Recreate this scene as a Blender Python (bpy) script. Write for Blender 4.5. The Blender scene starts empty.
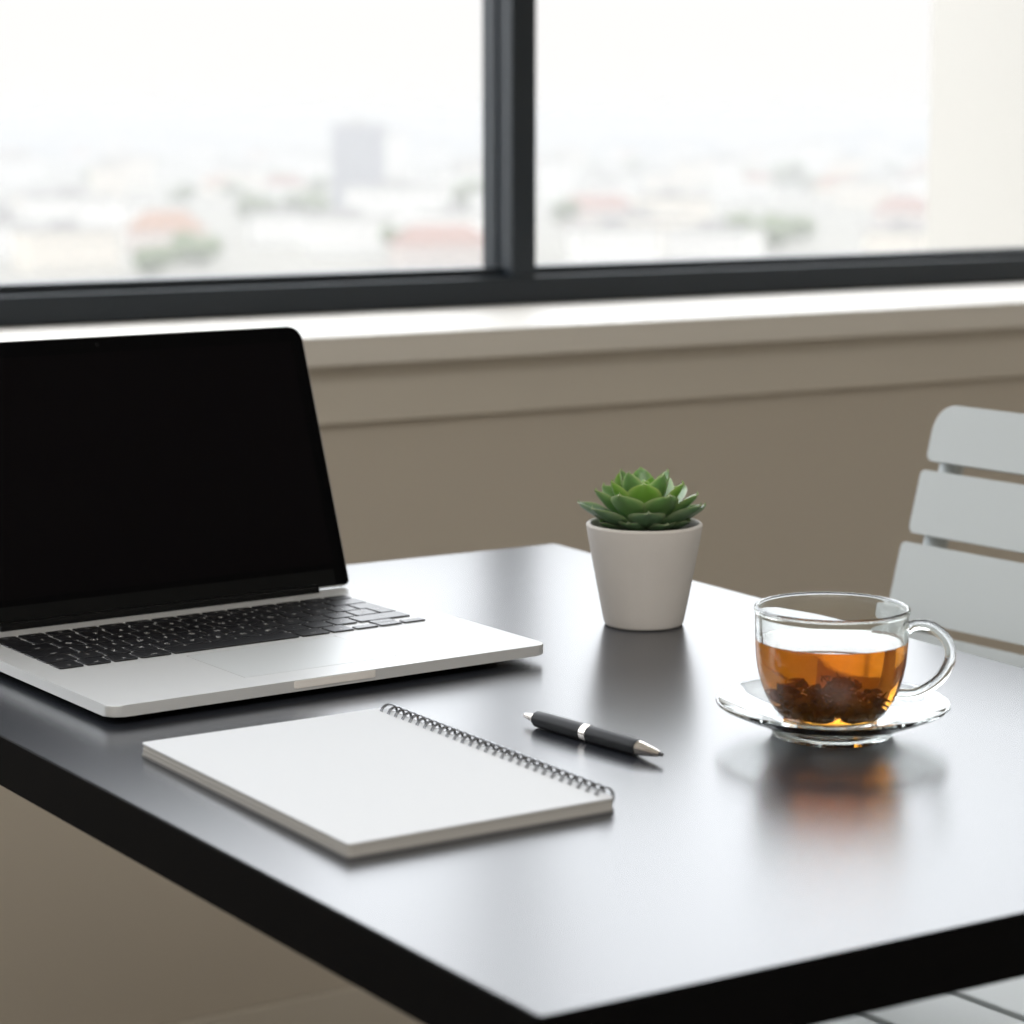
import bpy, bmesh, math, random
from mathutils import Vector, Matrix, Euler
R = math.radians
PI = math.pi
scene = bpy.context.scene

# ------------------------------------------------------------------ camera
YAW, PITCH = R(31.4439), R(8.8723)
cam_d = bpy.data.cameras.new('camera')
cam_d.sensor_width = 36.0
cam_d.lens = 88.734
cam_d.clip_start = 0.05
cam_d.clip_end = 30000
cam = bpy.data.objects.new('camera', cam_d)
scene.collection.objects.link(cam)
cam.location = (0, 0, 1.108)
cam.rotation_euler = (PI / 2 - PITCH, 0, -YAW)
cam_d.dof.use_dof = True
cam_d.dof.focus_distance = 1.60
cam_d.dof.aperture_fstop = 7.8
scene.camera = cam

# ------------------------------------------------------------------ sky, lights, exposure
SKY, SKY_LOW = 4.55, 1.065
w = bpy.data.worlds.new('overcast_sky')
scene.world = w
w.use_nodes = True
wn = w.node_tree
bg = wn.nodes['Background']
# overcast sky: pale at the horizon, much brighter cloud above it
wtc = wn.nodes.new('ShaderNodeTexCoord')
wsp = wn.nodes.new('ShaderNodeSeparateXYZ')
wmr = wn.nodes.new('ShaderNodeMapRange')
wmr.interpolation_type = 'SMOOTHSTEP'
wmr.inputs['From Min'].default_value = 0.04
wmr.inputs['From Max'].default_value = 0.20
wmr.inputs['To Min'].default_value = SKY_LOW
wmr.inputs['To Max'].default_value = SKY
wn.links.new(wtc.outputs['Generated'], wsp.inputs[0])
wn.links.new(wsp.outputs['Z'], wmr.inputs['Value'])
wn.links.new(wmr.outputs[0], bg.inputs[1])
wmx = wn.nodes.new('ShaderNodeMix')
wmx.data_type = 'RGBA'
wmx.inputs[6].default_value = (1.0, 0.985, 0.975, 1)
wmx.inputs[7].default_value = (0.925, 0.955, 1.0, 1)
wmr2 = wn.nodes.new('ShaderNodeMapRange')
wmr2.inputs['From Min'].default_value = 0.04
wmr2.inputs['From Max'].default_value = 0.20
wn.links.new(wsp.outputs['Z'], wmr2.inputs['Value'])
wn.links.new(wmr2.outputs[0], wmx.inputs[0])
wn.links.new(wmx.outputs[2], bg.inputs[0])

scene.view_settings.view_transform = 'Standard'
scene.view_settings.look = 'None'
scene.view_settings.gamma = 1.0
scene.view_settings.use_curve_mapping = False
scene.view_settings.exposure = 0.0
cy = scene.cycles
cy.use_denoising = True
cy.max_bounces = 16
cy.diffuse_bounces = 6
cy.glossy_bounces = 6
cy.transmission_bounces = 14
cy.transparent_max_bounces = 16
cy.volume_bounces = 3
cy.blur_glossy = 0.5


def area(name, loc, rot, sx, sy, power, col=(1, 1, 1), portal=False):
    d = bpy.data.lights.new(name, 'AREA')
    d.shape = 'RECTANGLE'
    d.size, d.size_y = sx, sy
    d.energy = power
    d.color = col
    if portal:
        d.cycles.is_portal = True
    o = bpy.data.objects.new(name, d)
    o.location = loc
    o.rotation_euler = rot
    scene.collection.objects.link(o)
    return o


# daylight portal in the window opening, and an added, unseen fill lamp overhead behind the camera
area('window_portal', (0.8, 2.90, 1.69), (-PI / 2, 0, 0), 5.0, 1.66, 1, portal=True)
area('room_fill_lamp', (-0.2, -0.6, 2.66), (0, 0, 0), 2.4, 1.6, 54, (1.0, 0.985, 0.96))


# ------------------------------------------------------------------ materials
def mat(name, col, rough=0.5, metal=0.0, spec=0.5, bump=0, bscale=200, noise=0, nscale=8, **kw):
    m = bpy.data.materials.new(name)
    m.use_nodes = True
    nt = m.node_tree
    b = nt.nodes['Principled BSDF']
    b.inputs['Base Color'].default_value = (*col, 1)
    b.inputs['Roughness'].default_value = rough
    b.inputs['Metallic'].default_value = metal
    b.inputs['Specular IOR Level'].default_value = spec
    for k, v in kw.items():
        b.inputs[k.replace('_', ' ')].default_value = v
    if bump or noise:
        tc = nt.nodes.new('ShaderNodeTexCoord')
        if noise:
            n = nt.nodes.new('ShaderNodeTexNoise')
            n.inputs['Scale'].default_value = nscale
            n.inputs['Detail'].default_value = 4
            nt.links.new(tc.outputs['Object'], n.inputs['Vector'])
            mx = nt.nodes.new('ShaderNodeMix')
            mx.data_type = 'RGBA'
            mx.inputs[6].default_value = (*[c * (1 - noise) for c in col], 1)
            mx.inputs[7].default_value = (*[min(1, c * (1 + noise)) for c in col], 1)
            nt.links.new(n.outputs['Fac'], mx.inputs[0])
            nt.links.new(mx.outputs[2], b.inputs['Base Color'])
        if bump:
            n2 = nt.nodes.new('ShaderNodeTexNoise')
            n2.inputs['Scale'].default_value = bscale
            nt.links.new(tc.outputs['Object'], n2.inputs['Vector'])
            bp = nt.nodes.new('ShaderNodeBump')
            bp.inputs['Strength'].default_value = bump
            bp.inputs['Distance'].default_value = 0.001
            nt.links.new(n2.outputs['Fac'], bp.inputs['Height'])
            nt.links.new(bp.outputs['Normal'], b.inputs['Normal'])
    return m


def glass(name, col=(1, 1, 1), ior=1.45, rough=0.0):
    m = bpy.data.materials.new(name)
    m.use_nodes = True
    nt = m.node_tree
    nt.nodes.remove(nt.nodes['Principled BSDF'])
    g = nt.nodes.new('ShaderNodeBsdfGlass')
    g.inputs['Color'].default_value = (*col, 1)
    g.inputs['IOR'].default_value = ior
    g.inputs['Roughness'].default_value = rough
    nt.links.new(g.outputs[0], nt.nodes['Material Output'].inputs['Surface'])
    return m


def pane_glass(name):
    m = bpy.data.materials.new(name)
    m.use_nodes = True
    nt = m.node_tree
    nt.nodes.remove(nt.nodes['Principled BSDF'])
    t = nt.nodes.new('ShaderNodeBsdfTransparent')
    t.inputs[0].default_value = (0.98, 0.982, 0.98, 1)
    g = nt.nodes.new('ShaderNodeBsdfGlossy')
    g.inputs['Roughness'].default_value = 0.0
    fr = nt.nodes.new('ShaderNodeFresnel')
    fr.inputs['IOR'].default_value = 1.3
    mx = nt.nodes.new('ShaderNodeMixShader')
    ge = nt.nodes.new('ShaderNodeNewGeometry')     # light leaving the pane is not reflected back inside
    inv = nt.nodes.new('ShaderNodeMath')
    inv.operation = 'SUBTRACT'
    inv.inputs[0].default_value = 1.0
    nt.links.new(ge.outputs['Backfacing'], inv.inputs[1])
    mu = nt.nodes.new('ShaderNodeMath')
    mu.operation = 'MULTIPLY'
    nt.links.new(fr.outputs[0], mu.inputs[0])
    nt.links.new(inv.outputs[0], mu.inputs[1])
    nt.links.new(mu.outputs[0], mx.inputs[0])
    nt.links.new(t.outputs[0], mx.inputs[1])
    nt.links.new(g.outputs[0], mx.inputs[2])
    nt.links.new(mx.outputs[0], nt.nodes['Material Output'].inputs['Surface'])
    return m


M = dict(
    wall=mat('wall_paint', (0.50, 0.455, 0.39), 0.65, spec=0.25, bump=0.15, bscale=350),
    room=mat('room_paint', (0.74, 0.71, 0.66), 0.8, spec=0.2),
    trim=mat('trim_paint', (0.56, 0.52, 0.455), 0.45, spec=0.35, bump=0.05, bscale=200),
    sill=mat('sill_paint', (0.64, 0.61, 0.56), 0.48, spec=0.9),
    ceiling=mat('ceiling_paint', (0.82, 0.81, 0.78), 0.9, spec=0.1),
    floor=mat('floor_boards', (0.30, 0.26, 0.21), 0.5, noise=0.15, nscale=6),
    frame=mat('window_frame_paint', (0.013, 0.019, 0.026), 0.42, spec=0.4),
    pane=pane_glass('window_pane_glass'),
    render=mat('white_render', (0.53, 0.513, 0.48), 0.9, spec=0.1),
    desk=mat('black_laminate', (0.026, 0.029, 0.037), 0.27, spec=0.5, IOR=1.95),
    edge=mat('black_edging', (0.0016, 0.0016, 0.0019), 0.6, spec=0.05),
    deskleg=mat('black_steel', (0.012, 0.012, 0.013), 0.45),
    alu=mat('aluminium', (0.62, 0.63, 0.635), 0.40, metal=0.25, bump=0.02, bscale=2500),
    notch=mat('pale_notch', (0.86, 0.83, 0.79), 0.5, metal=0.15),  # paler than the aluminium of the base around it
    alu_dark=mat('aluminium_shade', (0.42, 0.42, 0.41), 0.5, metal=0.4),
    pad=mat('trackpad_glass', (0.60, 0.62, 0.625), 0.40, metal=0.3),
    key=mat('key_plastic', (0.012, 0.012, 0.014), 0.33, spec=0.45),
    legend=mat('key_legend', (0.75, 0.75, 0.75), 0.6),
    screen=mat('dark_screen', (0.0042, 0.0036, 0.0042), 0.18, spec=0.03),
    bezel=mat('black_bezel', (0.002, 0.002, 0.0025), 0.20, spec=0.05),
    chin=mat('bezel_chin', (0.006, 0.0063, 0.0065), 0.3, spec=0.08),
    rubber=mat('black_rubber', (0.01, 0.01, 0.01), 0.7, spec=0.2),
    paper=mat('paper', (0.77, 0.795, 0.83), 0.85, spec=0.15),
    page=mat('page_edges', (0.48, 0.465, 0.44), 0.9, spec=0.1),
    card=mat('grey_card', (0.20, 0.195, 0.19), 0.8, spec=0.2),
    wire=mat('dark_wire', (0.24, 0.245, 0.26), 0.3, metal=1.0),
    pen=mat('matt_black_barrel', (0.009, 0.010, 0.012), 0.42, spec=0.25),
    chrome=mat('brushed_chrome', (0.78, 0.73, 0.68), 0.22, metal=1.0),
    tip=mat('dark_pen_tip', (0.07, 0.07, 0.07), 0.4, metal=0.7),
    pot=mat('matt_white_ceramic', (0.66, 0.625, 0.59), 0.75, spec=0.25, bump=0.12, bscale=700, noise=0.03, nscale=60),
    soil=mat('dark_soil', (0.03, 0.022, 0.016), 0.95, spec=0.1, bump=1.0, bscale=600),
    glass=glass('clear_glass', (0.985, 0.995, 0.99), 1.47),
    chair=mat('white_chair_paint', (0.47, 0.505, 0.51), 0.40, spec=0.5),
    ground=mat('city_ground', (0.235, 0.225, 0.20), 0.95, spec=0.0, noise=0.25, nscale=0.02),
    hill=mat('far_hills', (0.14, 0.17, 0.20), 0.95, spec=0.0),
    plaster=mat('city_plaster', (0.56, 0.54, 0.51), 0.9, spec=0.0),
    cream=mat('city_cream', (0.55, 0.50, 0.43), 0.9, spec=0.0),
    blush=mat('city_blush', (0.46, 0.39, 0.355), 0.9, spec=0.0),
    greywall=mat('city_grey', (0.20, 0.205, 0.23), 0.9, spec=0.0),
    redroof=mat('city_red_roof', (0.24, 0.15, 0.125), 0.9, spec=0.0),
    orangeroof=mat('city_orange_roof', (0.25, 0.15, 0.105), 0.9, spec=0.0),
    paleroof=mat('city_pale_roof', (0.27, 0.26, 0.25), 0.9, spec=0.0),
    dimpane=mat('city_windows', (0.15, 0.155, 0.165), 0.5),
    tree=mat('tree_leaves', (0.10, 0.125, 0.065), 0.9, spec=0.0, noise=0.4, nscale=0.6),
    bark=mat('tree_bark', (0.12, 0.09, 0.06), 0.9),
)


# tea: clear liquid that absorbs blue and green along the light's way through it
def tea_material():
    m = glass('black_tea', (1, 1, 1), 1.33)
    nt = m.node_tree
    v = nt.nodes.new('ShaderNodeVolumeAbsorption')
    v.inputs['Color'].default_value = (1.0, 0.70, 0.0, 1)
    v.inputs['Density'].default_value = 60
    sc_ = nt.nodes.new('ShaderNodeVolumeScatter')      # faint cloudiness of the brew
    sc_.inputs['Color'].default_value = (1.0, 0.62, 0.15, 1)
    sc_.inputs['Density'].default_value = 5
    ad = nt.nodes.new('ShaderNodeAddShader')
    nt.links.new(v.outputs[0], ad.inputs[0])
    nt.links.new(sc_.outputs[0], ad.inputs[1])
    nt.links.new(ad.outputs[0], nt.nodes['Material Output'].inputs['Volume'])
    return m


M['tea'] = tea_material()


def leaf_material(name, c0, c1, edge):
    m = mat(name, c0, 0.36, spec=0.55)
    nt = m.node_tree
    b = nt.nodes['Principled BSDF']
    at = nt.nodes.new('ShaderNodeAttribute')
    at.attribute_name = 'rim'
    n = nt.nodes.new('ShaderNodeTexNoise')
    n.inputs['Scale'].default_value = 90
    mx = nt.nodes.new('ShaderNodeMix')
    mx.data_type = 'RGBA'
    mx.inputs[6].default_value = (*c0, 1)
    mx.inputs[7].default_value = (*c1, 1)
    nt.links.new(n.outputs['Fac'], mx.inputs[0])
    m2 = nt.nodes.new('ShaderNodeMix')
    m2.data_type = 'RGBA'
    m2.inputs[7].default_value = (*edge, 1)
    nt.links.new(mx.outputs[2], m2.inputs[6])
    nt.links.new(at.outputs['Fac'], m2.inputs[0])
    nt.links.new(m2.outputs[2], b.inputs['Base Color'])
    b.inputs['Subsurface Weight'].default_value = 0.12
    b.inputs['Subsurface Radius'].default_value = (0.4, 1.0, 0.2)
    b.inputs['Subsurface Scale'].default_value = 0.004
    return m


M['leaf_out'] = leaf_material('outer_leaf', (0.095, 0.185, 0.09), (0.13, 0.235, 0.115), (0.36, 0.42, 0.24))
M['leaf_mid'] = leaf_material('middle_leaf', (0.115, 0.235, 0.07), (0.155, 0.30, 0.09), (0.40, 0.47, 0.22))
M['leaf_in'] = leaf_material('inner_leaf', (0.15, 0.31, 0.04), (0.19, 0.37, 0.055), (0.38, 0.48, 0.15))
M['tealeaf'] = mat('wet_tea_leaves', (0.17, 0.075, 0.022), 0.7, spec=0.1, noise=0.5, nscale=220)


# ------------------------------------------------------------------ mesh helpers
def obj(name, bm, material, parent=None, loc=(0, 0, 0), rot=(0, 0, 0), smooth=True, angle=32):
    me = bpy.data.meshes.new(name)
    bmesh.ops.recalc_face_normals(bm, faces=bm.faces[:])
    for f in bm.faces:
        f.smooth = smooth
    bm.to_mesh(me)
    bm.free()
    if smooth:
        me.set_sharp_from_angle(angle=R(angle))
    me.materials.append(material)
    o = bpy.data.objects.new(name, me)
    scene.collection.objects.link(o)
    o.parent = parent
    o.location = loc
    o.rotation_euler = rot
    if smooth:      # keep broad flat faces flat beside their rounded edges
        wm = o.modifiers.new('weighted_normal', 'WEIGHTED_NORMAL')
        wm.keep_sharp = True
        wm.weight = 60
    return o


def tag(o, label, cat, group=None, kind=None):
    o['label'] = label
    o['category'] = cat
    if group:
        o['group'] = group
    if kind:
        o['kind'] = kind
    return o


def struct(name, bm, material, parent=None, **k):
    o = obj(name, bm, material, parent, **k)
    if parent is None:
        o['kind'] = 'structure'
    return o


def thing(name, label, cat, loc=(0, 0, 0), rotz=0, group=None):
    o = bpy.data.objects.new(name, None)
    o.empty_display_size = 0.05
    scene.collection.objects.link(o)
    o.location = loc
    o.rotation_euler = (0, 0, rotz)
    return tag(o, label, cat, group)


def add_box(bm, x0, x1, y0, y1, z0, z1, bev=0, seg=2):
    r = bmesh.ops.create_cube(bm, size=1)
    vs = r['verts']
    for v in vs:
        v.co = Vector(((x0 + x1) / 2 + v.co.x * (x1 - x0), (y0 + y1) / 2 + v.co.y * (y1 - y0), (z0 + z1) / 2 + v.co.z * (z1 - z0)))
    if bev:
        es = list({e for v in vs for e in v.link_edges})
        bmesh.ops.bevel(bm, geom=es, offset=bev, segments=seg, profile=0.5, affect='EDGES')


def bx(*a, **k):
    bm = bmesh.new()
    add_box(bm, *a, **k)
    return bm


def add_prism(bm, pts, z0, z1, bev=0, seg=2):
    lo = [bm.verts.new((x, y, z0)) for x, y in pts]
    hi = [bm.verts.new((x, y, z1)) for x, y in pts]
    n = len(pts)
    fs = [bm.faces.new(lo[::-1]), bm.faces.new(hi)]
    for i in range(n):
        fs.append(bm.faces.new((lo[i], lo[(i + 1) % n], hi[(i + 1) % n], hi[i])))
    if bev:
        es = [e for e in fs[0].edges] + [e for e in fs[1].edges]
        bmesh.ops.bevel(bm, geom=es, offset=bev, segments=seg, profile=0.5, affect='EDGES')


def rrect(x0, x1, y0, y1, r, n=6):
    if not isinstance(r, (tuple, list)):
        r = (r, r, r, r)
    pts = []
    for k, (cx, cyy, a0) in enumerate(((x1 - r[0], y1 - r[0], 0), (x0 + r[1], y1 - r[1], 90), (x0 + r[2], y0 + r[2], 180), (x1 - r[3], y0 + r[3], 270))):
        if r[k] < 1e-6:
            pts.append((cx, cyy))
            continue
        for i in range(n + 1):
            a = R(a0 + 90 * i / n)
            pts.append((cx + r[k] * math.cos(a), cyy + r[k] * math.sin(a)))
    return pts


def prism(pts, z0, z1, **k):
    bm = bmesh.new()
    add_prism(bm, pts, z0, z1, **k)
    return bm


def add_lathe(bm, prof, n=64, closed=False):
    rings = []
    for r, z in prof:
        if r < 1e-7:
            rings.append([bm.verts.new((0, 0, z))])
        else:
            rings.append([bm.verts.new((r * math.cos(2 * PI * i / n), r * math.sin(2 * PI * i / n), z)) for i in range(n)])
    prs = list(zip(rings[:-1], rings[1:]))
    if closed:
        prs.append((rings[-1], rings[0]))
    for a, b in prs:
        if len(a) == 1 and len(b) == 1:
            continue
        for i in range(n):
            j = (i + 1) % n
            if len(a) == 1:
                bm.faces.new((a[0], b[i], b[j]))
            elif len(b) == 1:
                bm.faces.new((a[i], a[j], b[0]))
            else:
                bm.faces.new((a[i], a[j], b[j], b[i]))


def lathe(prof, n=64, closed=False):
    bm = bmesh.new()
    add_lathe(bm, prof, n, closed)
    return bm


def spline(pts, per=6):
    P = [Vector(p) for p in pts]
    P = [2 * P[0] - P[1]] + P + [2 * P[-1] - P[-2]]
    out = []
    for i in range(1, len(P) - 2):
        for k in range(per):
            t = k / per
            a, b, c, d = P[i - 1], P[i], P[i + 1], P[i + 2]
            out.append(0.5 * ((2 * b) + (c - a) * t + (2 * a - 5 * b + 4 * c - d) * t * t + (3 * b - a - 3 * c + d) * t ** 3))
    out.append(P[-2])
    return out


def add_tube(bm, pts, rad, n=8, closed=False, flat=1.0):
    pts = [Vector(p) for p in pts]
    m = len(pts)
    rads = rad if isinstance(rad, (list, tuple)) else [rad] * m
    rings = []
    up = None
    for i, p in enumerate(pts):
        if closed:
            t = (pts[(i + 1) % m] - pts[i - 1]).normalized()
        else:
            t = (pts[min(i + 1, m - 1)] - pts[max(i - 1, 0)]).normalized()
        if up is None:
            up = t.cross(Vector((0.3, 0.2, 1))).normalized()
            up = up.cross(t).normalized()
        else:
            up = (up - t * up.dot(t)).normalized()
        s = t.cross(up)
        rings.append([bm.verts.new(p + (up * math.cos(2 * PI * k / n) * flat + s * math.sin(2 * PI * k / n)) * rads[i]) for k in range(n)])
    for i in range(m if closed else m - 1):
        a, b = rings[i], rings[(i + 1) % m]
        for k in range(n):
            bm.faces.new((a[k], a[(k + 1) % n], b[(k + 1) % n], b[k]))
    if not closed:
        bm.faces.new(rings[0][::-1])
        bm.faces.new(rings[-1])


# ------------------------------------------------------------------ room shell
YW = 2.50      # wall face
YF = 2.75      # window frame face
ZS = 0.872     # sill top
X0, X1 = -1.7, 3.3
ZT = 2.50
struct('floor', bx(-2.4, 3.6, -2.4, 2.9, -0.1, 0.0), M['floor'])
struct('ceiling', bx(-2.4, 3.6, -2.4, 2.9, 2.7, 2.8), M['ceiling'])
bm = bmesh.new()
add_box(bm, -2.4, 3.6, YW, 2.9, 0, 0.84)
add_box(bm, -2.4, 3.6, YW, 2.9, ZT, 2.7)
add_box(bm, -2.4, X0, YW, 2.9, 0.84, ZT)
add_box(bm, X1, 3.6, YW, 2.9, 0.84, ZT)
struct('wall_back', bm, M['wall'], smooth=False)
struct('wall_left', bx(-2.5, -2.4, -2.4, 2.9, 0, 2.7), M['room'])
struct('wall_right', bx(3.6, 3.7, -2.4, 2.9, 0, 2.7), M['room'])
struct('wall_front', bx(-2.4, 3.6, -2.5, -2.4, 0, 2.7), M['room'])
struct('baseboard_back', bx(-2.4, 3.6, YW - 0.016, YW, 0, 0.112, bev=0.004), M['trim'])
# apron board, then the sill with its rounded nose
struct('trim_1', bx(-2.4, 3.6, YW - 0.014, YW, 0.770, 0.840, bev=0.003), M['trim'])
struct('trim_2', bx(-2.4, 3.6, 2.455, 2.90, 0.838, ZS, bev=0.004), M['sill'])

# window: dark frame, left side of each post stepped back to the glass
win = bpy.data.objects.new('window_1', None)
scene.collection.objects.link(win)
win['kind'] = 'structure'


def stepped_post(bm, xc, wd, z0, z1):
    add_box(bm, xc - wd / 2, xc + wd / 2, YF, YF + 0.075, z0, z1, bev=0.003)
    add_box(bm, xc - wd / 2 - 0.004, xc + wd / 2 + 0.006, YF + 0.034, YF + 0.068, z0, z1, bev=0.003)


bm = bmesh.new()
add_box(bm, X0, X1, YF, YF + 0.075, ZS, ZS + 0.036, bev=0.003)
add_box(bm, X0, X1, YF + 0.022, YF + 0.068, ZS + 0.03, ZS + 0.0475, bev=0.003)
add_box(bm, X0, X1, YF, YF + 0.075, ZT - 0.045, ZT, bev=0.003)
stepped_post(bm, X0 + 0.02, 0.04, ZS, ZT)
stepped_post(bm, X1 - 0.02, 0.04, ZS, ZT)
obj('window_frame', bm, M['frame'], win)
XM = 1.700
for xc in (0.0, XM):
    bm = bmesh.new()
    stepped_post(bm, xc, 0.037, ZS + 0.0355, ZT - 0.0445)
    obj('mullion', bm, M['frame'], win)
for a, b in ((X0 + 0.03, -0.01), (0.01, XM - 0.01), (XM + 0.01, X1 - 0.03)):
    obj('pane', bx(a, b, YF + 0.047, YF + 0.053, ZS + 0.04, ZT - 0.04), M['pane'], win)

# pale outside fin wall standing beside the window
struct('wall_outside', bx(3.305, 3.70, 2.95, 3.84, -2, 1.44), M['render'])

# ------------------------------------------------------------------ desk
TX0, TX1, TY0, TY1, TZ, TH = 0.500, 1.137, 0.824, 1.790, 0.75, 0.0305
cx, cyc = (TX0 + TX1) / 2, (TY0 + TY1) / 2
desk = thing('desk', 'black rectangular desk with a satin top carrying the laptop, notebook and teacup', 'desk', (cx, cyc, 0))
# corner points of the top, slightly out of square on the left
top_c = [(TX1, TY1), (0.482, TY1), (0.517, TY0), (TX1, TY0)]


def rounded_poly(c, r, n=4, inset=0.0):
    out = []
    ctr = Vector((sum(p[0] for p in c) / 4, sum(p[1] for p in c) / 4))
    for k in range(4):
        p, a, b = Vector(c[k]), Vector(c[k - 1]), Vector(c[(k + 1) % 4])
        u, v = (a - p).normalized(), (b - p).normalized()
        p = p + (u + v) * inset
        for q in range(n + 1):
            t = q / n
            e = p + u * r * (1 - t) ** 2 + v * r * t ** 2
            out.append((e.x - cx, e.y - cyc))
    return out


obj('tabletop', prism(rounded_poly(top_c, 0.0022, 5, 0.0012), TZ - TH + 0.0005, TZ, bev=0.0004), M['desk'], desk)
bm = bmesh.new()
o_, i_ = rounded_poly(top_c, 0.0022, 5), rounded_poly(top_c, 0.0022, 5, 0.0013)
zs = (TZ - TH, TZ - 0.0006)
vo = [[bm.verts.new((x, y, z)) for x, y in o_] for z in zs]
vi = [[bm.verts.new((x, y, z)) for x, y in i_] for z in (TZ - TH, TZ - 0.0001)]
n = len(o_)
for i in range(n):
    j = (i + 1) % n
    bm.faces.new((vo[0][i], vo[0][j], vo[1][j], vo[1][i]))
    bm.faces.new((vo[1][i], vo[1][j], vi[1][j], vi[1][i]))
    bm.faces.new((vi[1][i], vi[1][j], vi[0][j], vi[0][i]))
    bm.faces.new((vi[0][i], vi[0][j], vo[0][j], vo[0][i]))
obj('edge_band', bm, M['edge'], desk)
hx, hy = (TX1 - TX0) / 2 - 0.060, (TY1 - TY0) / 2 - 0.045
for sx in (-1, 1):
    for sy in (-1, 1):
        lx, ly = sx * hx, sy * hy
        obj('leg', bx(lx - 0.020, lx + 0.020, ly - 0.020, ly + 0.020, 0, TZ - TH, bev=0.003), M['deskleg'], desk)
bm = bmesh.new()
for s in (-1, 1):
    add_box(bm, s * hx - 0.012, s * hx + 0.012, -hy + 0.020, hy - 0.020, TZ - TH - 0.012, TZ - TH)
add_box(bm, -hx + 0.012, hx - 0.012, -0.015, 0.015, TZ - TH - 0.025, TZ - TH)
obj('under_frame', bm, M['deskleg'], desk)

# ------------------------------------------------------------------ laptop
LW, LD, LT = 0.3185, 0.2550, 0.0125
HINGE, LEAN, LL = 0.2482, R(20.13), 0.2030
lap = thing('laptop', 'open silver laptop with a blank black screen and black keys on the desk', 'laptop', (0.55887, 1.37247, TZ), 0.06015)
obj('base', prism(rrect(0, LW + 0.002, -0.001, LD, 0.009, 8), 0.0053, LT, bev=0.0009), M['alu'], lap)
bm = bmesh.new()
lo, hi = rrect(0.020, LW - 0.020, 0.024, LD - 0.012, 0.011, 6), rrect(0.003, LW - 0.003, 0.003, LD - 0.003, 0.011, 6)
a = [bm.verts.new((x, y, 0.0016)) for x, y in lo]
b = [bm.verts.new((x, y, 0.0054)) for x, y in hi]
bm.faces.new(a[::-1])
bm.faces.new(b)
for i in range(len(a)):
    bm.faces.new((a[i], a[(i + 1) % len(a)], b[(i + 1) % len(a)], b[i]))
obj('bottom_cover', bm, M['rubber'], lap)
for fx in (0.075, LW - 0.085):
    for fy in (0.075, LD - 0.035):
        obj('rubber_foot', lathe([(0, 0), (0.006, 0), (0.007, 0.0008), (0.007, 0.0020), (0, 0.0020)], 20), M['rubber'], lap, (fx, fy, 0))
o = obj('lid_notch', prism(rrect(0.1245, 0.1865, -0.0016, 0.006, (0.0, 0.0, 0.003, 0.003), 5), LT - 0.0052, LT - 0.0005, bev=0.0006), M['notch'], lap)
o['label'] = 'finger notch in the front edge'
# trackpad set flush into the palm rest
bm = bmesh.new()
add_prism(bm, rrect(0.1050, 0.2170, 0.0240, 0.1020, 0.003, 4), LT - 0.001, LT + 0.00012)
obj('trackpad', bm, M['pad'], lap)
bm = bmesh.new()
for (xa, xb, ya, yb) in ((0.1046, 0.1050, 0.0240, 0.1020), (0.2170, 0.2175, 0.0240, 0.1020), (0.1046, 0.2175, 0.1020, 0.1024)):
    add_box(bm, xa, xb, ya, yb, LT - 0.0005, LT + 0.0001)
obj('trackpad_groove', bm, M['alu_dark'], lap)

# keys: six rows, each key a part with its printed legend as a sub-part
KX0, KX1, KY0, KY1 = 0.0188, 0.2972, 0.1102, 0.2220
UN = (KX1 - KX0) / 14.5
RP = (KY1 - KY0) / 5.72
rows = [
    (5 * RP + 0.0005, 0.72, [(x, 14.5 / 14) for x in ['esc', 'F1', 'F2', 'F3', 'F4', 'F5', 'F6', 'F7', 'F8', 'F9', 'F10', 'F11', 'F12', '']]),
    (4 * RP, 1, [(x, 1) for x in '`1234567890-='] + [('del', 1.5)]),
    (3 * RP, 1, [('tab', 1.5)] + [(x, 1) for x in 'QWERTYUIOP[]'] + [('ENTER', 1.0)]),
    (2 * RP, 1, [('caps', 1.75)] + [(x, 1) for x in "ASDFGHJKL;'#"]),
    (1 * RP, 1, [('shift', 1.25)] + [(x, 1) for x in '\\ZXCVBNM,./'] + [('shift', 2.25)]),
    (0, 1, [('fn', 1), ('ctrl', 1), ('alt', 1), ('cmd', 1.25), (' ', 5), ('cmd', 1.25), ('alt', 1), ('<', 1), ('^', 1), ('>', 1)]),
]
G = 0.0011
KH = 0.0011
legend_cache = {}


def legend_mesh(txt, size):
    k = (txt, size)
    if k not in legend_cache:
        cu = bpy.data.curves.new('legend', 'FONT')
        cu.body = txt
        cu.size = size
        cu.align_x = 'CENTER'
        cu.align_y = 'CENTER'
        cu.resolution_u = 2
        to = bpy.data.objects.new('legend_text', cu)
        scene.collection.objects.link(to)
        bpy.context.view_layer.update()
        me = bpy.data.meshes.new_from_object(to.evaluated_get(bpy.context.evaluated_depsgraph_get()))
        me.name = 'legend'
        bpy.data.objects.remove(to)
        me.materials.clear()
        me.materials.append(M['legend'])
        legend_cache[k] = me
    return legend_cache[k]


def add_key(pts_list, cxk, cyk, txt, size, dx=0, dy=0):
    bm = bmesh.new()
    add_prism(bm, pts_list, 0, KH, bev=0.00022)
    k = obj('key', bm, M['key'], lap, (cxk, cyk, LT))
    if txt.strip():
        lg = bpy.data.objects.new('legend', legend_mesh(txt, size))
        scene.collection.objects.link(lg)
        lg.parent = k
        lg.location = (dx, dy, KH + 0.00008)
    return k


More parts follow.
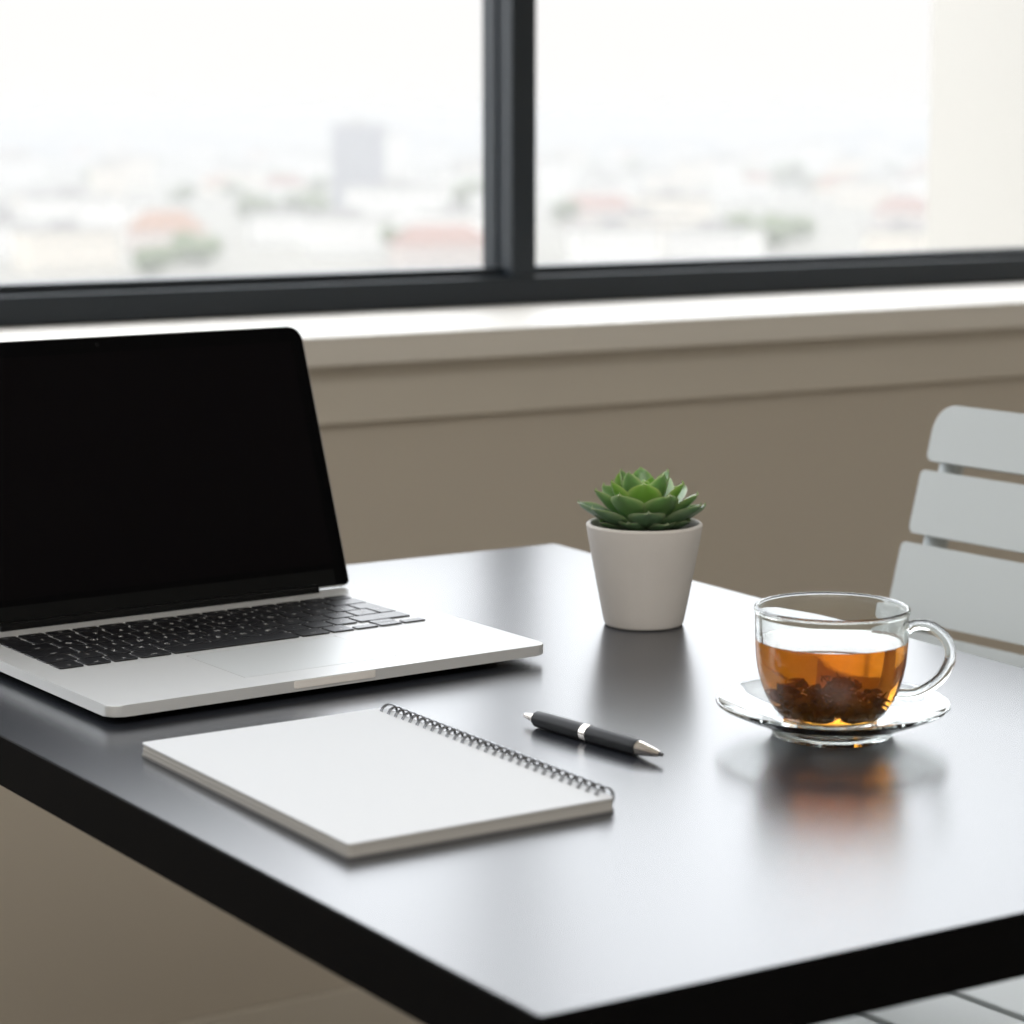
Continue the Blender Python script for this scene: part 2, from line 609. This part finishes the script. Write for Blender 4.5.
for (yo, hgt, ks) in rows:
    x = KX0
    y0 = KY0 + yo
    for txt, wd in ks:
        kw, kh = wd * UN - 2 * G, hgt * RP - 2 * G
        cxk, cyk = x + wd * UN / 2, y0 + hgt * RP / 2
        if txt == 'ENTER':
            # tall enter key, wide in its upper row and narrow in the lower one
            yb = KY0 + 2 * RP
            xa, xb, xn = x + G, x + UN - G, x + 0.25 * UN + G
            P = [(xn, yb + G), (xb, yb + G), (xb, yb + 2 * RP - G), (xa, yb + 2 * RP - G), (xa, yb + RP + G), (xn, yb + RP + G)]
            ox, oy = (xa + xb) / 2, yb + RP
            add_key([(p - ox, q - oy) for p, q in P], ox, oy, 'enter', 0.0026, 0.001, -0.005)
        elif txt in ('<', '>'):
            kh2 = kh / 2 - 0.0003
            add_key(rrect(-kw / 2, kw / 2, -kh2 / 2, kh2 / 2, 0.0011, 3), cxk, y0 + G + kh2 / 2, txt, 0.003)
        elif txt == '^':
            kh2 = kh / 2 - 0.0003
            add_key(rrect(-kw / 2, kw / 2, -kh2 / 2, kh2 / 2, 0.0011, 3), cxk, y0 + G + kh2 / 2, 'v', 0.003)
            add_key(rrect(-kw / 2, kw / 2, -kh2 / 2, kh2 / 2, 0.0011, 3), cxk, y0 + RP - G - kh2 / 2, '^', 0.004)
        else:
            small = len(txt) > 1
            add_key(rrect(-kw / 2, kw / 2, -kh / 2, kh / 2, 0.0016, 3), cxk, cyk, txt, 0.0028 if small else 0.0056,
                    0, -kh * 0.22 if small and hgt == 1 else 0)
        x += wd * UN

# hinge bar and lid
bm = bmesh.new()
add_tube(bm, [(0.038, HINGE - 0.001, LT + 0.0012), (LW - 0.030, HINGE - 0.001, LT + 0.0012)], 0.0042, 14)
obj('hinge_bar', bm, M['chin'], lap)
lidrot = (PI / 2 - LEAN, 0, 0)     # lid plan drawn in x,y then stood up and leaned back
lid = obj('lid', prism(rrect(0, LW, 0.0025, LL, (0.011, 0.011, 0.004, 0.004), 8), -0.0055, -0.0008, bev=0.0012), M['alu'], lap, (0, HINGE, LT), lidrot)
obj('bezel', prism(rrect(0.0007, LW - 0.0007, 0.0032, LL - 0.0007, (0.0103, 0.0103, 0.003, 0.003), 8), -0.0009, 0.0), M['bezel'], lid)
obj('screen', bx(0.011, LW - 0.011, 0.020, LL - 0.012, -0.0005, 0.00012), M['screen'], lid)
obj('bezel_chin', bx(0.012, LW - 0.012, 0.0035, 0.0155, -0.0005, 0.00013), M['chin'], lid)
obj('webcam', lathe([(0, -0.0003), (0.0016, -0.0003), (0.0016, 0.0002), (0.0010, 0.00025), (0, 0.00015)], 20), M['chin'], lid, (LW / 2 - 0.010, LL - 0.006, 0))

# ------------------------------------------------------------------ notebook
NW, NL = 0.1590, 0.2415
nb = thing('notebook', 'blank white spiral notebook lying in front of the laptop', 'notebook', (0.55396, 1.05916, TZ), 0.02296)
obj('back_cover', prism(rrect(-0.0006, NW + 0.0004, -0.0006, NL + 0.0006, 0.003, 4), 0.0, 0.0013), M['card'], nb)
bm = bmesh.new()
rng = random.Random(4)
z = 0.0013
for k in range(5):
    h = 0.00112
    dx, dy = rng.uniform(0, 0.0006), rng.uniform(0, 0.0006)
    add_prism(bm, rrect(dx, NW - 0.0003, dy, NL - dy, 0.0025, 4), z, z + h - 0.00022)
    add_prism(bm, rrect(0.001, NW - 0.001, 0.001, NL - 0.001, 0.0025, 4), z + h - 0.00022, z + h)
    z += h
obj('page_block', bm, M['page'], nb)
obj('top_sheet', prism(rrect(0, NW, 0, NL, 0.0025, 4), z, z + 0.0009, bev=0.0002), M['paper'], nb)
# twin-loop wire binding along the right-hand side
bm = bmesh.new()
NT = 28
rr, zc, xc = 0.0057, 0.0058, NW - 0.0014
for i in range(NT):
    yy = 0.008 + (NL - 0.016) * i / (NT - 1)
    for s in (-1, 1):
        pts = []
        for k in range(19):
            a = R(186 - 372 * k / 18 * 0.93)
            pts.append((xc + rr * math.cos(a), yy + s * 0.0009, zc + rr * math.sin(a)))
        add_tube(bm, pts, 0.00043, 6)
    # the short bars that join one pair of loops to the next along the spine
    if i < NT - 1:
        yn = 0.008 + (NL - 0.016) * (i + 1) / (NT - 1)
        add_tube(bm, [(xc + rr * math.cos(R(60)), yy + 0.0011, zc + rr * math.sin(R(60))), (xc + rr * math.cos(R(60)), yn - 0.0011, zc + rr * math.sin(R(60)))], 0.00043, 6)
obj('wire_binding', bm, M['wire'], nb)

# ------------------------------------------------------------------ pen
pa, pb = Vector((0.7745, 1.2518)), Vector((0.7906, 1.1307))
PL = (pb - pa).length
pr = 0.0052
pen = thing('pen', 'matt black pen with silver ends lying between notebook and teacup', 'pen', (pa.x, pa.y, TZ + pr), math.atan2(pb.y - pa.y, pb.x - pa.x))
prot = (0, PI / 2, 0)


def pen_part(name, prof, m):
    return obj(name, lathe([(r * 1.0, t * PL) for r, t in prof], 28), m, pen, (0, 0, 0), prot, angle=40)


pen_part('push_button', [(0, 0), (0.0014, 0.002), (0.0018, 0.02), (0.0028, 0.075), (0.0032, 0.095), (0, 0.095)], M['chrome'])
pen_part('upper_barrel', [(0, 0.088), (0.0042, 0.088), (0.0049, 0.10), (pr - 0.0001, 0.20), (pr - 0.0001, 0.45), (0, 0.45)], M['pen'])
pen_part('centre_ring', [(0, 0.448), (pr, 0.448), (pr, 0.453), (pr - 0.0001, 0.485), (pr, 0.490), (0, 0.490)], M['chrome'])
pen_part('lower_barrel', [(0, 0.490), (pr - 0.0001, 0.490), (pr, 0.58), (pr - 0.0002, 0.80), (pr - 0.0006, 0.835), (0, 0.835)], M['pen'])
pen_part('tip_cone', [(0, 0.833), (pr - 0.0008, 0.833), (pr - 0.0016, 0.88), (0.0022, 0.955), (0.0014, 0.978), (0, 0.978)], M['chrome'])
pen_part('writing_point', [(0, 0.975), (0.0013, 0.975), (0.0011, 0.995), (0.0004, 1.0), (0, 1.0)], M['tip'])

# ------------------------------------------------------------------ potted succulent
plant = thing('potted_succulent', 'green rosette succulent in a small white tapered pot at the back of the desk', 'plant', (1.0055, 1.4638, TZ))
RB, RT, HP = 0.0285, 0.0416, 0.0738
prof = [(0, 0.0008), (RB - 0.004, 0.0), (RB - 0.0012, 0.0004), (RB, 0.0022)]
for k in range(1, 10):
    t = k / 10
    prof.append((RB + (RT - RB) * (t ** 0.96), 0.002 + (HP - 0.004) * t))
prof += [(RT - 0.0002, HP - 0.0022), (RT - 0.0003, HP - 0.0010), (RT - 0.0012, HP - 0.0002), (RT - 0.0024, HP), (RT - 0.0034, HP - 0.0006), (RT - 0.0040, HP - 0.003),
         (RT - 0.0055, HP - 0.014), (RB, 0.010), (0, 0.010)]
obj('pot', lathe(prof, 72), M['pot'], plant, angle=50)
obj('soil', lathe([(0, HP - 0.0075), (0.02, HP - 0.0085), (RT - 0.0052, HP - 0.0095), (RT - 0.0062, HP - 0.016), (0, HP - 0.016)], 40), M['soil'], plant)


def leaf_bm(L, W, th, curve, cup):
    bm = bmesh.new()
    lay = bm.verts.layers.float.new('rim')
    NS, NTT = 14, 8
    top, bot = [], []
    for i in range(NS + 1):
        s = i / NS
        # spoon-shaped outline that narrows to a small point
        prof_w = W * 0.5 * (0.40 + 0.60 * math.sin(min(1, s / 0.60) * PI / 2) ** 1.3)
        if s > 0.60:
            q = (s - 0.60) / 0.40
            prof_w *= max(0.0, (1 - q ** 2.0)) ** 0.85 * (1 - 0.12 * q)
        prof_w = max(prof_w, W * 0.012)
        ra, rb = [], []
        for j in range(NTT + 1):
            t = -1 + 2 * j / NTT
            xx = s * L
            yy = t * prof_w
            zz = curve * L * s * s + cup * prof_w * (t * t) * (0.4 + 0.6 * s)
            if s > 0.9:
                zz += 0.07 * L * ((s - 0.9) / 0.1) ** 2 * (1 - abs(t))
            half = th * (1 - abs(t) ** 2.4) * (1.0 - 0.55 * s ** 3) * (0.65 + 0.35 * math.sin(PI * min(1, s * 1.1)))
            va = bm.verts.new((xx, yy, zz + half * 0.30))
            rim = max(0.0, (abs(t) - 0.70) / 0.30) * min(1, s * 2) * 0.75
            if s > 0.93:
                rim = max(rim, 0.95)
            va[lay] = rim
            ra.append(va)
            if j in (0, NTT):
                rb.append(va)
            else:
                vb = bm.verts.new((xx, yy, zz - half))
                vb[lay] = rim * 0.6
                rb.append(vb)
        top.append(ra)
        bot.append(rb)
    for i in range(NS):
        for j in range(NTT):
            bm.faces.new((top[i][j], top[i + 1][j], top[i + 1][j + 1], top[i][j + 1]))
            q = [bot[i][j], bot[i][j + 1], bot[i + 1][j + 1], bot[i + 1][j]]
            q2 = []
            for v in q:
                if v not in q2:
                    q2.append(v)
            bm.faces.new(q2)
    for ends in (0, NS):
        ring = top[ends] + bot[ends][1:-1][::-1]
        try:
            bm.faces.new(ring)
        except ValueError:
            pass
    return bm


rng = random.Random(11)
# (count, first azimuth, elevation, length, width, base radius, base height, material)
whorls = [
    (8, -8, 9, 0.0290, 0.0250, 0.0080, -0.0010, 'leaf_out'),
    (7, -31, 15, 0.0410, 0.0275, 0.0080, 0.0010, 'leaf_out'),
    (7, -5, 29, 0.0420, 0.0265, 0.0065, 0.0035, 'leaf_mid'),
    (5, -31, 43, 0.0370, 0.0260, 0.0050, 0.0065, 'leaf_in'),
    (5, 5, 53, 0.0370, 0.0210, 0.0035, 0.0090, 'leaf_mid'),
    (3, -31, 68, 0.0230, 0.0165, 0.0025, 0.0140, 'leaf_in'),
    (3, 40, 80, 0.0150, 0.0105, 0.0012, 0.0200, 'leaf_in'),
]
for (n, az0, el, L, W, r0, z0, mm) in whorls:
    for i in range(n):
        az = R(az0 + 360 * i / n + rng.uniform(-6, 6) - 90)
        e = R(el + rng.uniform(-4, 4))
        L_ = L * rng.uniform(0.93, 1.05)
        o = obj('leaf', leaf_bm(L_, W * rng.uniform(0.94, 1.05), W * 0.115, 0.13, 0.42), M[mm], plant, angle=75)
        o.rotation_euler = Euler((0, -e, az), 'XYZ')
        o.location = (r0 * math.cos(az), r0 * math.sin(az), HP - 0.0045 + z0)
obj('stem', lathe([(0, HP - 0.012), (0.007, HP - 0.012), (0.006, HP + 0.010), (0.002, HP + 0.016), (0, HP + 0.017)], 20), M['leaf_out'], plant)

# ------------------------------------------------------------------ saucer, cup, tea
SX, SY = 0.9153, 1.1361
CX, CY = SX - 0.0012, SY + 0.0007
saucer = obj('saucer', lathe([(0, 0.0040), (0.0280, 0.0036), (0.0300, 0.0004), (0.0312, 0.0), (0.0338, 0.0), (0.0352, 0.0010), (0.0372, 0.0052), (0.046, 0.0088), (0.058, 0.0136), (0.0668, 0.0178),
                              (0.0684, 0.0192), (0.0681, 0.0205), (0.0667, 0.0206), (0.0580, 0.0168), (0.046, 0.0120), (0.0370, 0.0092), (0.0335, 0.0080), (0.030, 0.0074), (0, 0.0074)], 96),
             M['glass'], None, (SX, SY, TZ), angle=60)
tag(saucer, 'clear glass saucer with a raised rim under the teacup', 'saucer')

CZ = TZ + 0.0075
outer = [(0.0, 0.0016), (0.0220, 0.0014), (0.0250, 0.0), (0.0272, 0.0002), (0.0280, 0.0020), (0.0290, 0.0040), (0.0335, 0.0088), (0.0378, 0.0160), (0.0412, 0.0250),
         (0.0434, 0.0350), (0.0444, 0.0460), (0.0448, 0.0580), (0.0450, 0.0650), (0.0455, 0.0672), (0.0452, 0.0687)]
inner = [(0.0441, 0.0693), (0.0429, 0.0688), (0.0426, 0.0672), (0.0426, 0.0580), (0.0422, 0.0460), (0.0412, 0.0350), (0.0390, 0.0255), (0.0356, 0.0173), (0.0310, 0.0107), (0.0255, 0.0066),
         (0.0180, 0.0050), (0, 0.0046)]


def smooth_prof(p, per=4):
    return [(max(0, v.x), v.y) for v in spline([(a, b, 0) for a, b in p], per)]


cup = thing('teacup', 'clear glass teacup of amber tea standing on the saucer', 'cup', (CX, CY, CZ), -YAW)
obj('bowl', lathe(smooth_prof(outer) + smooth_prof(inner), 96), M['glass'], cup, angle=80)
hp = spline([(0.0430, -0.001, 0.0560), (0.0500, -0.002, 0.0585), (0.0585, -0.003, 0.0570), (0.0670, -0.004, 0.0490), (0.0690, -0.004, 0.0390), (0.0645, -0.004, 0.0285),
             (0.0560, -0.003, 0.0208), (0.0470, -0.002, 0.0168), (0.0375, -0.001, 0.0170)], 5)
bm = bmesh.new()
add_tube(bm, hp, [0.0041 if i < 2 else 0.0034 for i in range(len(hp))], 18)
obj('handle', bm, M['glass'], cup, angle=80)

# tea fills the bowl to 18 mm below the rim; its side sits a hair inside the glass wall
LV = 0.0498
ip = [p for p in smooth_prof(inner)[::-1] if p[1] < LV - 0.0004]
tp = [(r + 0.00025 if r > 0 else 0, zz - 0.00025) for r, zz in ip]
rl = 0.0424
tp += [(rl + 0.0002, LV - 0.0002), (rl - 0.0002, LV), (0, LV)]
tea = obj('tea', lathe(tp, 96), M['tea'], None, (CX, CY, CZ), angle=50)
tag(tea, 'clear amber tea filling the glass cup below its rim', 'tea')

bm = bmesh.new()
rng = random.Random(7)
for i in range(240):
    a, rad = rng.uniform(0, 2 * PI), 0.0265 * math.sqrt(rng.random())
    hmax = 0.023 - 0.012 * (rad / 0.0265) ** 2
    zz = 0.0085 + rng.random() ** 1.05 * hmax
    if zz < 0.0085 + 0.22 * max(0, rad - 0.016):
        zz = 0.0085 + 0.22 * max(0, rad - 0.016)
    L = rng.uniform(0.005, 0.013)
    d = rng.uniform(0, 2 * PI)
    el = rng.uniform(-0.45, 0.45)
    bend = rng.uniform(-0.004, 0.004)
    tw = rng.uniform(-1.2, 1.2)
    wd = rng.uniform(0.0011, 0.0027)
    c = Vector((rad * math.cos(a), rad * math.sin(a), zz))
    T = Vector((math.cos(d) * math.cos(el), math.sin(d) * math.cos(el), math.sin(el)))
    S = T.cross(Vector((0, 0, 1))).normalized()
    Nn = S.cross(T)
    rows_ = []
    for k in range(6):
        s = k / 5 - 0.5
        p = c + T * (s * L) + Nn * (bend * (4 * s * s - 0.5)) + S * (bend * 0.6 * math.sin(s * 5))
        rr_ = math.hypot(p.x, p.y)
        lim = 0.0285 + 0.45 * max(0, p.z - 0.012)
        if rr_ > lim:
            p.x *= lim / rr_
            p.y *= lim / rr_
        p.z = max(p.z, 0.0072)
        ang = tw * s * 2 + i
        S2 = S * math.cos(ang) + Nn * math.sin(ang)
        ww = wd * (1 - (2 * abs(s)) ** 2.5 * 0.8)
        n3 = S2.cross(T).normalized()
        rows_.append([bm.verts.new(p + S2 * ww), bm.verts.new(p + n3 * 0.00045), bm.verts.new(p - S2 * ww), bm.verts.new(p - n3 * 0.00045)])
    for k in range(5):
        for q in range(4):
            bm.faces.new((rows_[k][q], rows_[k][(q + 1) % 4], rows_[k + 1][(q + 1) % 4], rows_[k + 1][q]))
    bm.faces.new(rows_[0])
    bm.faces.new(rows_[-1][::-1])
tl = obj('tea_leaves', bm, M['tealeaf'], None, (CX, CY, CZ), angle=60)
tag(tl, 'dark brown wet tea leaves settled at the bottom of the cup', 'tea leaves', kind='stuff')

# ------------------------------------------------------------------ chair
chair = thing('slatted_chair', 'white slatted chair pushed in at the right side of the desk', 'chair', (1.227, 1.383, 0), 0.09)
BXT, BZT, LEANC = 0.205, 0.872, math.tan(R(15))     # local back plane: x at the top edge
BW = 0.212


def back_x(z):
    return BXT - (BZT - z) * LEANC


slats = [(0.8225, 0.8695, 0.020, 0), (0.7625, 0.8145, 0.003, 0.003), (0.6925, 0.7545, 0.003, 0.008), (0.6230, 0.6850, 0.004, 0.011), (0.5550, 0.6160, 0.004, 0.012)]
lx = 1 / math.cos(R(15))
for z0, z1, rad, ex in slats:
    h = (z1 - z0) * lx
    bm = prism(rrect(-BW - ex, BW + ex, 0, h, (rad, rad, 0.004, 0.004), 8), -0.007, 0.007, bev=0.002)
    # plan x,y stood up: plan x along the chair's width, plan y up the back, leaned 15 degrees
    o = obj('backrest_slat', bm, M['chair'], chair)
    o.matrix_local = Matrix.Translation((back_x(z0), 0, z0)) @ Matrix.Rotation(R(15), 4, 'Y') @ Matrix(((0, 0, -1, 0), (-1, 0, 0, 0), (0, 1, 0, 0), (0, 0, 0, 1)))
SZ = 0.445
for xa, xb in ((0.0385, 0.120), (-0.0505, 0.0305), (-0.1395, -0.0585), (-0.2285, -0.1475)):
    yw = BW - 0.022 if xb > 0.1 else BW      # the rear slat fits between the rear legs
    obj('seat_slat', bx(xa, xb, -yw, yw, SZ - 0.016, SZ, bev=0.003), M['chair'], chair)
for s in (-1, 1):
    yy = s * (BW - 0.009)
    # rear leg runs on up behind the slats
    bm = bmesh.new()
    pts = [(back_x(SZ) + 0.075, yy, 0), (back_x(SZ) + 0.026, yy, 0.25), (back_x(SZ) + 0.016, yy, SZ), (back_x(0.65) + 0.0165, yy, 0.65), (back_x(0.862) + 0.0165, yy, 0.862)]
    add_tube(bm, spline(pts, 5), 0.0105, 12)
    obj('leg', bm, M['chair'], chair)
    bm = bmesh.new()
    add_tube(bm, [(-0.232, yy, 0), (-0.215, yy, SZ - 0.018)], 0.0105, 12)
    obj('leg', bm, M['chair'], chair)
    bm = bmesh.new()
    add_tube(bm, [(-0.228, yy, SZ - 0.026), (back_x(SZ) + 0.014, yy, SZ - 0.026)], 0.0095, 12)
    obj('seat_rail', bm, M['chair'], chair)
bm = bmesh.new()
add_tube(bm, [(-0.10, -BW + 0.03, SZ - 0.030), (-0.10, BW - 0.03, SZ - 0.030)], 0.009, 10)
obj('stretcher', bm, M['chair'], chair)

# ------------------------------------------------------------------ the city outside, far below and hazy
GZ = -36.0
bm = bmesh.new()
bmesh.ops.create_circle(bm, cap_ends=True, radius=14000, segments=96)
struct('city_ground', bm, M['ground'], loc=(0, 0, GZ))


def city(px, dist):
    """ground point at a bearing (picture column at the horizon) and a distance"""
    a = YAW + math.atan((px - 512) / 2555.0)
    return math.sin(a) * dist, math.cos(a) * dist, a


occupied = []


def building(px, dist, wd, dp, ht, wall, roof, kind, label, group=None, rot=0.0):
    x, y, a = city(px, dist)
    occupied.append((x, y, 0.5 * math.hypot(wd, dp) + 2))
    t = thing('building', label, 'building', (x, y, GZ), -a + rot, group)
    obj('walls', bx(-wd / 2, wd / 2, -dp / 2, dp / 2, 0, ht), M[wall], t, smooth=False)
    if kind == 'gable':
        bm = bmesh.new()
        e, rh = 0.6, dp * 0.36
        v = [bm.verts.new(c) for c in ((-wd / 2 - e, -dp / 2 - e, ht), (wd / 2 + e, -dp / 2 - e, ht), (wd / 2 + e, dp / 2 + e, ht), (-wd / 2 - e, dp / 2 + e, ht),
                                       (-wd / 2 + dp * 0.3, 0, ht + rh), (wd / 2 - dp * 0.3, 0, ht + rh))]
        for f in ((0, 1, 5, 4), (2, 3, 4, 5), (1, 2, 5), (3, 0, 4), (3, 2, 1, 0)):
            bm.faces.new([v[i] for i in f])
        obj('roof', bm, M[roof], t, smooth=False)
    else:
        bm = bx(-wd / 2 - 0.3, wd / 2 + 0.3, -dp / 2 - 0.3, dp / 2 + 0.3, ht, ht + 0.9)
        add_box(bm, -wd / 6, wd / 10, -dp / 6, dp / 6, ht + 0.9, ht + 3)
        obj('roof', bm, M[roof], t, smooth=False)
    nfl = max(1, int(ht / 3.4))
    for k in range(min(nfl, 9)):
        bm = bmesh.new()
        nw = max(2, int(wd / 4))
        for j in range(nw):
            xw = -wd / 2 + wd * (j + 0.5) / nw
            zz = 1.2 + k * ht / nfl
            add_box(bm, xw - 0.6, xw + 0.6, -dp / 2 - 0.05, -dp / 2 + 0.05, zz, zz + 1.3)
        obj('window_row', bm, M['dimpane'], t, smooth=False)
    return t


building(358, 1050, 21, 18, 34, 'greywall', 'paleroof', 'flat', 'tall grey tower block rising to the blurred horizon left of the window post', rot=0.05)
building(384, 1120, 22, 18, 30, 'plaster', 'paleroof', 'flat', 'tall white block just right of the grey tower in the blurred city')
building(398, 850, 34, 16, 14, 'plaster', 'paleroof', 'flat', 'long white building below the grey tower in the blurred city', rot=0.12)
building(163, 722, 20, 15, 6, 'blush', 'orangeroof', 'gable', 'low house with a broad orange roof in the lower blurred city', rot=0.2)
building(70, 760, 26, 18, 14, 'plaster', 'paleroof', 'flat', 'white block at the left edge of the window view', rot=-0.2)
building(440, 655, 24, 14, 5, 'blush', 'redroof', 'gable', 'low pinkish house close to the left side of the window post', rot=0.3)
building(284, 1150, 18, 14, 7, 'plaster', 'redroof', 'gable', 'small red-roofed house left of the long white building', rot=-0.3)
building(597, 905, 27, 15, 5, 'blush', 'redroof', 'gable', 'low house with a dull red roof right of the window post', rot=-0.1)
building(672, 780, 22, 14, 13, 'cream', 'paleroof', 'flat', 'cream flat-roofed block in the middle of the right window pane', rot=0.2)
building(843, 1180, 24, 16, 6, 'cream', 'orangeroof', 'gable', 'house with an orange roof near the pale outside wall', rot=0.1)
building(906, 905, 19, 14, 5, 'blush', 'redroof', 'gable', 'red-roofed house right beside the pale outside wall', rot=-0.2)
building(818, 1600, 30, 20, 22, 'plaster', 'paleroof', 'flat', 'white block under the horizon in the right window pane')
rng = random.Random(23)
def tree(px, dist, ht, wd, label, group=None):
    x, y, a = city(px, dist)
    occupied.append((x, y, wd * 0.55))
    t = thing('tree', label, 'tree', (x, y, GZ), -a, group)
    bm = bmesh.new()
    add_tube(bm, [(0, 0, 0), (0, 0, ht * 0.6)], ht * 0.03, 6)
    obj('trunk', bm, M['bark'], t)
    bm = bmesh.new()
    r2 = random.Random(int(px * 7 + dist))
    for k in range(9):
        r = bmesh.ops.create_icosphere(bm, subdivisions=2, radius=1)
        c = Vector((r2.uniform(-1, 1) * wd * 0.32, r2.uniform(-1, 1) * wd * 0.25, ht * r2.uniform(0.42, 0.78)))
        s = wd * r2.uniform(0.17, 0.27)
        for v in r['verts']:
            v.co = c + Vector((v.co.x * s, v.co.y * s, v.co.z * s * 0.9)) * (1 + 0.13 * math.sin(v.co.x * 9 + k) * math.sin(v.co.z * 8 + v.co.y * 7))
    obj('crown', bm, M['tree'], t)
    return t


big = [(762, 720, 10, 17, 'broad green tree low in the right window pane'), (736, 760, 9, 13, 'smaller green tree left of the broad tree in the right pane'),
       (795, 752, 9, 14, 'low green tree at the right of the broad tree in the right pane'),
       (150, 612, 6, 13, 'pale green tree low in the left window pane'), (196, 640, 7, 15, 'green tree low beside the orange-roofed house'),
       (262, 900, 10, 17, 'dark green tree right of the orange-roofed house'), (305, 930, 10, 18, 'dark green tree below the small red-roofed house'),
       (465, 930, 14, 18, 'tall green tree beside the window post on its left'), (790, 1350, 14, 17, 'distant green tree in the middle of the right pane')]
for a in big:
    tree(*a)
rng = random.Random(23)
kinds = [
    ('plaster', 'paleroof', 'flat', 'blurred white flat-roofed building in the hazy city outside', 'white flat-roofed buildings of the hazy city'),
    ('cream', 'paleroof', 'flat', 'blurred cream flat-roofed building in the hazy city outside', 'cream flat-roofed buildings of the hazy city'),
    ('plaster', 'redroof', 'gable', 'blurred white house with a red roof in the hazy city outside', 'red-roofed houses of the hazy city'),
    ('cream', 'orangeroof', 'gable', 'blurred cream house with an orange roof in the hazy city outside', 'orange-roofed houses of the hazy city'),
]
placed = []
tries = 0
while len(placed) < 100 and tries < 6000:
    tries += 1
    px = rng.uniform(-160, 1060)
    dist = 620 * (4.0 ** rng.random())
    x, y, a = city(px, dist)
    if any((x - p) ** 2 + (y - q) ** 2 < (r_ + 15) ** 2 for p, q, r_ in occupied):
        continue
    placed.append((x, y))
    k = kinds[rng.choice((0, 0, 0, 1, 1, 2, 3) if dist > 820 else (0, 0, 1))]
    ht = rng.uniform(6, 9) if k[2] == 'gable' else rng.uniform(8, 19 if dist > 820 else 10)
    building(px, dist, rng.uniform(12, 25), rng.uniform(9, 13), ht, k[0], k[1], k[2], k[3], k[4], rng.uniform(-0.6, 0.6))


nt_ = 0
while nt_ < 30:
    px, dist, wd = rng.uniform(-20, 940), 640 * (3.6 ** rng.random()), rng.uniform(8, 14)
    x, y, a = city(px, dist)
    if any((x - p) ** 2 + (y - q) ** 2 < (r_ + wd * 0.62) ** 2 for p, q, r_ in occupied):
        continue
    nt_ += 1
    tree(px, dist, rng.uniform(7, 11), wd, 'blurred green tree among the hazy city buildings outside', 'trees of the hazy city')

# low wooded ridges far off, under the horizon
def ridge(pa_, pb_, dist, hmax, seed):
    bm = bmesh.new()
    r2 = random.Random(seed)
    p1, p2 = r2.uniform(0, 6), r2.uniform(0, 6)
    lo, hi, bk = [], [], []
    n = 40
    for i in range(n + 1):
        u = i / n
        x, y, a = city(pa_ + (pb_ - pa_) * u, dist)
        h = hmax * (math.sin(PI * u) ** 0.5 if 0 < u < 1 else 0) * (0.75 + 0.18 * math.sin(u * 7 + p1) + 0.1 * math.sin(u * 19 + p2)) + 0.5
        lo.append(bm.verts.new((x, y, GZ - 1)))
        hi.append(bm.verts.new((x * 1.05, y * 1.05, GZ + h)))
        bk.append(bm.verts.new((x * 1.15, y * 1.15, GZ - 1)))
    for i in range(n):
        bm.faces.new((lo[i], lo[i + 1], hi[i + 1], hi[i]))
        bm.faces.new((hi[i], hi[i + 1], bk[i + 1], bk[i]))
        bm.faces.new((bk[i], bk[i + 1], lo[i + 1], lo[i]))
    struct('hills', bm, M['hill'])


ridge(590, 725, 2650, 27, 1)
ridge(800, 960, 2500, 30, 2)
ridge(385, 500, 2700, 27, 3)
ridge(-60, 270, 3100, 34, 4)
ridge(-60, 90, 2450, 12, 5)
ridge(480, 980, 5000, 40, 6)
ridge(-80, 520, 5400, 42, 7)

# haze lying over the city
m = bpy.data.materials.new('city_haze')
m.use_nodes = True
nt = m.node_tree
nt.nodes.remove(nt.nodes['Principled BSDF'])
v = nt.nodes.new('ShaderNodeVolumeScatter')
v.inputs['Color'].default_value = (1.0, 0.985, 0.975, 1)
v.inputs['Density'].default_value = 0.00050
v2 = nt.nodes.new('ShaderNodeVolumeAbsorption')
v2.inputs['Color'].default_value = (0, 0, 0, 1)
v2.inputs['Density'].default_value = 0.00063
ad = nt.nodes.new('ShaderNodeAddShader')
nt.links.new(v.outputs[0], ad.inputs[0])
nt.links.new(v2.outputs[0], ad.inputs[1])
nt.links.new(ad.outputs[0], nt.nodes['Material Output'].inputs['Volume'])
hz = struct('haze', bx(-2200, 4200, 120, 4200, GZ - 1, 5), m, smooth=False)
